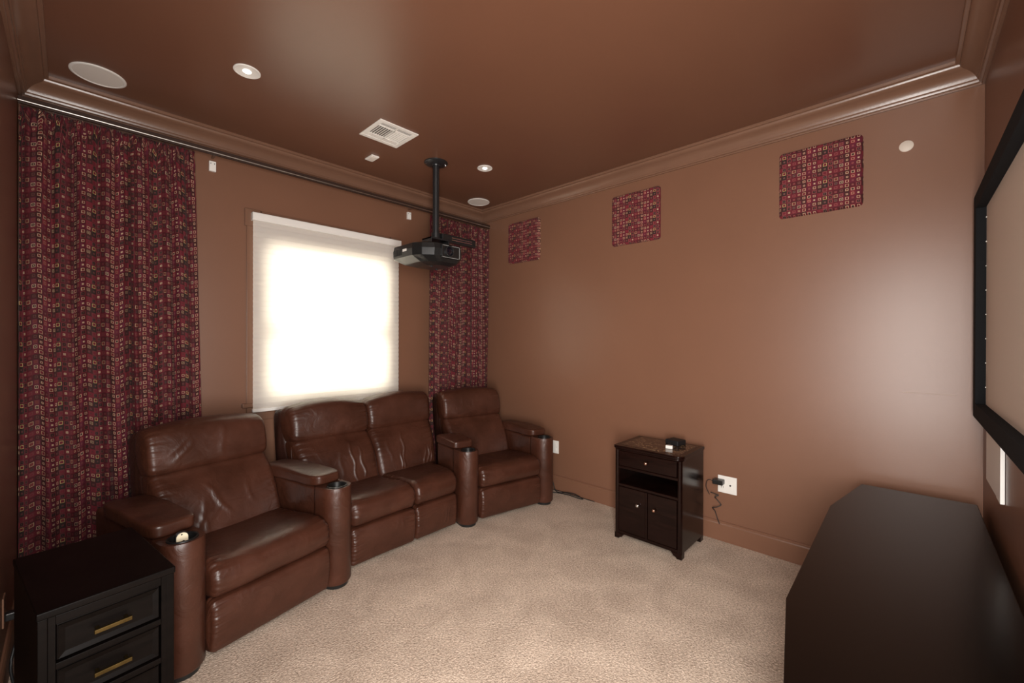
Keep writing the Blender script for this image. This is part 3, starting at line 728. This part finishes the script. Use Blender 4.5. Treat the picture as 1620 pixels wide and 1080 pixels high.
def vent():
    t = thing('ceiling_vent', 'square white ceiling air register with louvred quarters', 'vent', (1.642, 2.780, H))
    s = .139
    b = B()
    for x0,x1,y0,y1 in ((-s,s,-s,-s+.030),(-s,s,s-.030,s),(-s,-s+.030,-s+.030,s-.030),(s-.030,s,-s+.030,s-.030)): b.box(x0,x1,y0,y1,-.007,-.0005)
    obj('frame', b, M_white, t, bevel=.002)
    obj('throat', B().box(-s+.028, s-.028, -s+.028, s-.028, -.0012, -.0004), mat('vent_throat_grey', (.05,.045,.04), .7), t)
    i = s-.030
    obj('cross_bar', B().box(-.005,.005,-i,i,-.007,-.001), M_white, t)
    obj('cross_bar', B().box(-i,i,-.073,-.064,-.007,-.001), M_white, t)
    obj('cross_bar', B().box(-i,i,i-.046,i-.037,-.007,-.001), M_white, t)
    def slat(axis, p, a, c, tilt, w=.0108):
        pass
        d, e = .5*w*math.cos(tilt), .5*w*math.sin(tilt)
        if axis == 'x': vs = [(p-d,a,-.004-e),(p+d,a,-.004+e),(p+d,c,-.004+e),(p-d,c,-.004-e)]
        else: vs = [(a,p-d,-.004-e),(a,p+d,-.004+e),(c,p+d,-.004+e),(c,p-d,-.004-e)]
        vs += [(x,y,z-.0008) for x,y,z in vs]
        obj('slat', (vs, [(0,1,2,3),(7,6,5,4),(0,4,5,1),(1,5,6,2),(2,6,7,3),(3,7,4,0)]), M_white, t)
    for k in range(6):
        p = .013+k*(i-.012)/6.0
        slat('x', -p-.004, -.062, i-.046, .22)         # left half, open slots
        slat('x', p+.004, -.062, i-.046, -.30)
    for k in range(4):
        q = i-.008-k*.0095
        slat('y', -q, -i, -.006, .15, .0058); slat('y', -q, .006, i, .15, .0068)
        slat('y', q, -i, -.006, .12); slat('y', q, .006, i, .12)
vent()
t = thing('ceiling_sensor', 'small white rectangular plate on the ceiling beside the air register', 'sensor', (1.742, 3.195, H))
obj('housing', B().box(-.031,.031,-.053,.053,-.012,-.0004), M_white, t, bevel=.004)
obj('grille', B().box(-.018,.018,-.036,.036,-.0135,-.011), M_grille, t)

# ------------------------------------------------------------------ projector on its ceiling pole
def projector():
    t = thing('projector', 'black projector hanging from a ceiling pole in front of the window', 'projector', (2.127, 2.922, H))
    obj('ceiling_plate', B().lathe([(0,-.030),(.030,-.030),(.034,-.022),(.080,-.014),(.090,-.006),(.090,-.0004),(0,-.0004)], n=40), M_blkm, t, smooth=True, angle=40)
    for a in (2.62, 5.76): obj('screw', B().cyl((.074*math.cos(a), .074*math.sin(a), 0), .006, -.021, -.012, n=12), M_chrome, t)
    pole = obj('pole', B().cyl((0,0,0), .0245, -.60, -.02, n=28), M_blkm, t, smooth=True, angle=40)
    obj('collar', B().cyl((0,0,0), .034, -.60, -.545, n=28), M_blkm, pole, smooth=True, angle=40)
    br = obj('mount_bracket', B().box(-.085,.085,-.06,.06,-.605,-.592).box(-.085,-.079,-.06,.06,-.66,-.592).box(.079,.085,-.06,.06,-.66,-.592), M_blkm, t, bevel=.002)
    obj('side_arm', B().box(.03,.372,-.045,.0,-.605,-.545), M_blk, t, bevel=.006)
    for z in (-.566,-.583): obj('slot', B().box(.12,.33,-.0475,-.044,z-.0025,z+.0025), M_chrome, t, label='bright slot line')
    # body: four outlines stacked; front corner nearest the camera is cut off
    def outline(k, yf, yb, xl, xr, c):
        return [(xl+.02,yb),(xl,yb-.03),(xl,yf+c*1.25),(xl+.035,yf+c*.62),(xl+c*.9,yf+.012),(xl+c*1.25,yf),(xr-.03,yf),(xr,yf+.03),(xr,yb-.03),(xr-.02,yb)]
    Z0 = -.745
    loops = []
    for z, yf, yb, xl, xr, c in ((-.650,-.135,.215,-.205,.105,.09),(-.662,-.170,.240,-.232,.125,.11),(-.700,-.182,.250,-.238,.130,.115),(-.752,-.178,.247,-.236,.128,.112),(-.790,-.150,.195,-.165,.110,.09),(-.808,-.105,.13,-.10,.08,.06)):
        loops.append([(x, y, z) for x, y in outline(0, yf, yb, xl, xr, c)])
    n = len(loops[0]); vs = [p for l in loops for p in l]; fs = []
    for i in range(len(loops)-1):
        for k in range(n): fs.append((i*n+k, i*n+(k+1)%n, (i+1)*n+(k+1)%n, (i+1)*n+k))
    fs += [tuple(range(n)), tuple(range((len(loops)-1)*n, len(loops)*n))]
    body = obj('body', (vs, fs), M_blk, t)
    fy = -.182
    obj('lens_panel', B().box(-.085,.080,fy-.010,fy+.02,-.765,-.672), M_blk, body, bevel=.004)
    b = B()
    for x0,x1,z0,z1 in ((-.080,.078,-.6765,-.674),(-.080,.078,-.763,-.7605),(.075,.078,-.763,-.674)): b.box(x0,x1,fy-.0115,fy-.009,z0,z1)
    obj('lens_bezel', b, mat('grey_edge_plastic', (.35,.35,.34), .4), body)
    obj('lens_ring', B().lathe([(.040,fy-.008),(.040,fy-.022),(.034,fy-.024),(.030,fy-.014),(.030,fy-.010)], (-.02,0,-.716), 'y', 32, cap=False), M_blkm, body, smooth=True, angle=40)
    obj('lens', B().lathe([(.030,fy-.012),(.024,fy-.017),(.012,fy-.0195),(0,fy-.020)], (-.02,0,-.716), 'y', 32, cap=False), mat('lens_glass', (.004,.004,.008), .03, .8), body, smooth=True)
    obj('badge', B().box(-.2405,-.2365,.035,.085,-.712,-.695), M_white, body, label='white badge on the left side')
    for k in range(5): obj('vent_slot', B().box(-.2405,-.2365,.105+k*.022,.117+k*.022,-.735,-.690), M_dark, body)
    for x, y in ((-.06,-.03),(.05,.06)): obj('foot', B().cyl((x,y,0), .009, -.816, -.806, n=14), M_blkm, body)
projector()

# ------------------------------------------------------------------ curtains, rod, brackets
def curtain(label, x0, x1t, x1b, x0b, ztop, zbot, seed, nx, flip=False):
    rs = np.random.default_rng(seed)
    nz = 90; s = np.linspace(0, 1, nx+1); zs = ztop+(zbot-ztop)*np.linspace(0, 1, nz+1)**1.15
    wmid = x1b-x0
    X = s*wmid
    def folds(k, ph0):
        ph = rs.uniform(0, 6.28, 6); lam = rs.uniform(.8, 1.25, 6)
        warp = X+.02*np.sin(X*9+ph[0])+.011*np.sin(X*23+ph[1])
        return np.sin(2*PI*warp/(.088*k)+ph[2])*.62+.30*np.sin(2*PI*warp/(.047*k)+ph[3])+.18*np.sin(2*PI*warp/(.19)+ph[4])
    fa = folds(1.0, 0); fb = folds(1.15, 1); fc = folds(.33, 2)
    vs = []; uvs = []
    dy = np.gradient(.026*fa, X); arc = np.r_[0, np.cumsum(np.sqrt(1+((dy[1:]+dy[:-1])/2)**2)*np.diff(X))]*1.12
    tn = [rs.uniform(-1,1) for _ in range(8)]
    for j, z in enumerate(zs):
        t_ = (ztop-z)/(ztop-zbot); top = math.exp(-(ztop-z)/.055); top2 = math.exp(-(ztop-z)/.16)
        y = (.024+.008*t_)*((1-t_)*fa+t_*fb)*(1-.55*top2)+.010*top2*fc
        w0 = x0+(x0b-x0)*t_; w1 = x1t+(x1b-x1t)*t_
        xx = w0+(w1-w0)*s
        xx = xx+.004*top2*np.sin(X*160+z*60)
        for i in range(nx+1):
            vs.append((xx[i], y[i], z))
            uvs.append((arc[i]+seed*.3+.010*math.sin(z*2.3+X[i]*5+seed), z+.022*top2*math.sin(X[i]*95+seed)+.02*top*math.sin(X[i]*210)+.008*math.sin(X[i]*31+seed)+.006*math.sin(X[i]*71)))
    fs = [(j*(nx+1)+i, j*(nx+1)+i+1, (j+1)*(nx+1)+i+1, (j+1)*(nx+1)+i) for j in range(nz) for i in range(nx)]
    o = obj('curtain', ([(a, b_+3.535, c) for a, b_, c in vs], fs), M_curt, smooth=True, uv=uvs)
    md = o.modifiers.new('thick', 'SOLIDIFY'); md.thickness = .002
    return tag(o, label, 'curtain', 'red patterned curtains')
curtain('wide red curtain with small squares, left of the window', .006, .722, .782, .004, 2.553, .02, 3, 420)
curtain('narrow red curtain with small squares, in the corner right of the window', 2.515, 3.252, 3.252, 2.490, 2.548, .02, 5, 420)
t = thing('curtain_rod', 'slim metal curtain rod with a dark crown-shadow strip across the window wall', 'rod', (W/2, 3.508, 2.562))
obj('bar', B().cyl((0,0,.008), .0042, -W/2+.002, W/2-.002, 'x', 16), mat('brushed_steel', (.55,.52,.48), .35, metal=1), t, smooth=True, angle=40)
obj('rail', B().box(-W/2+.002, W/2-.002, .006, .020, -.004, .034), mat('crown_shadow_brown', (.040,.021,.015), .5, .25), t, bevel=.002)  # dark strip: its colour stands in for the shadow band under the crown
for x in (.832, 2.332): obj('arm', B().box(x-W/2-.006, x-W/2+.006, .018, .117, .006, .016), M_trim, t)
for x, lab in ((.832, 'white bracket beside the wide left curtain, under the rod'), (2.334, 'white bracket above the projector, under the rod')):
    t = thing('rod_bracket', lab, 'bracket', (x, L, 2.522), 0, 'white curtain rod brackets')
    obj('plate', B().box(-.019, .019, -.020, -.0005, -.040, .026), M_white, t, bevel=.002)
    for sx in (-.010, .010): obj('screw', B().cyl((sx, 0, .010), .0028, -.0215, -.019, 'y', 10), M_blkm, t)

# ------------------------------------------------------------------ pleated window shade
def shade():
    x0, x1 = 1.058, 2.203; zt, zb = 2.205, .885
    t = thing('window_shade', 'white pleated fabric shade glowing with daylight over the window', 'shade', (1.63, L-.045, 0))
    hx0, hx1 = x0-1.63, x1-1.63
    np_ = 35; hp = (zt-zb)/np_
    prof = []
    for k in range(np_):
        z = zt-k*hp; prof += [(-.004, z), (-.0066, z-hp*.25), (-.0074, z-hp*.5), (-.0066, z-hp*.75)]
    prof.append((-.004, zb))
    nxs = 2; vs = []; fs = []
    for x in (hx0, hx1):
        for y, z in prof: vs.append((x, y, z))
    m = len(prof)
    for k in range(m-1): fs.append((k, k+1, m+k+1, m+k))
    o = obj('pleated_fabric', (vs, fs), M_shade, t)
    obj('headrail', B().box(hx0-.004, 2.227-1.63, -.014, .030, zt-.002, 2.258), M_white, t, bevel=.003)
    obj('headrail_cover', B().box(hx0-.001, 2.224-1.63, -.018, -.013, zt+.004, 2.254), M_white, t, bevel=.002)
    obj('bottom_rail', B().box(hx0-.003, hx1+.003, -.014, .010, zb-.022, zb+.003), M_white, t, bevel=.004)
shade()
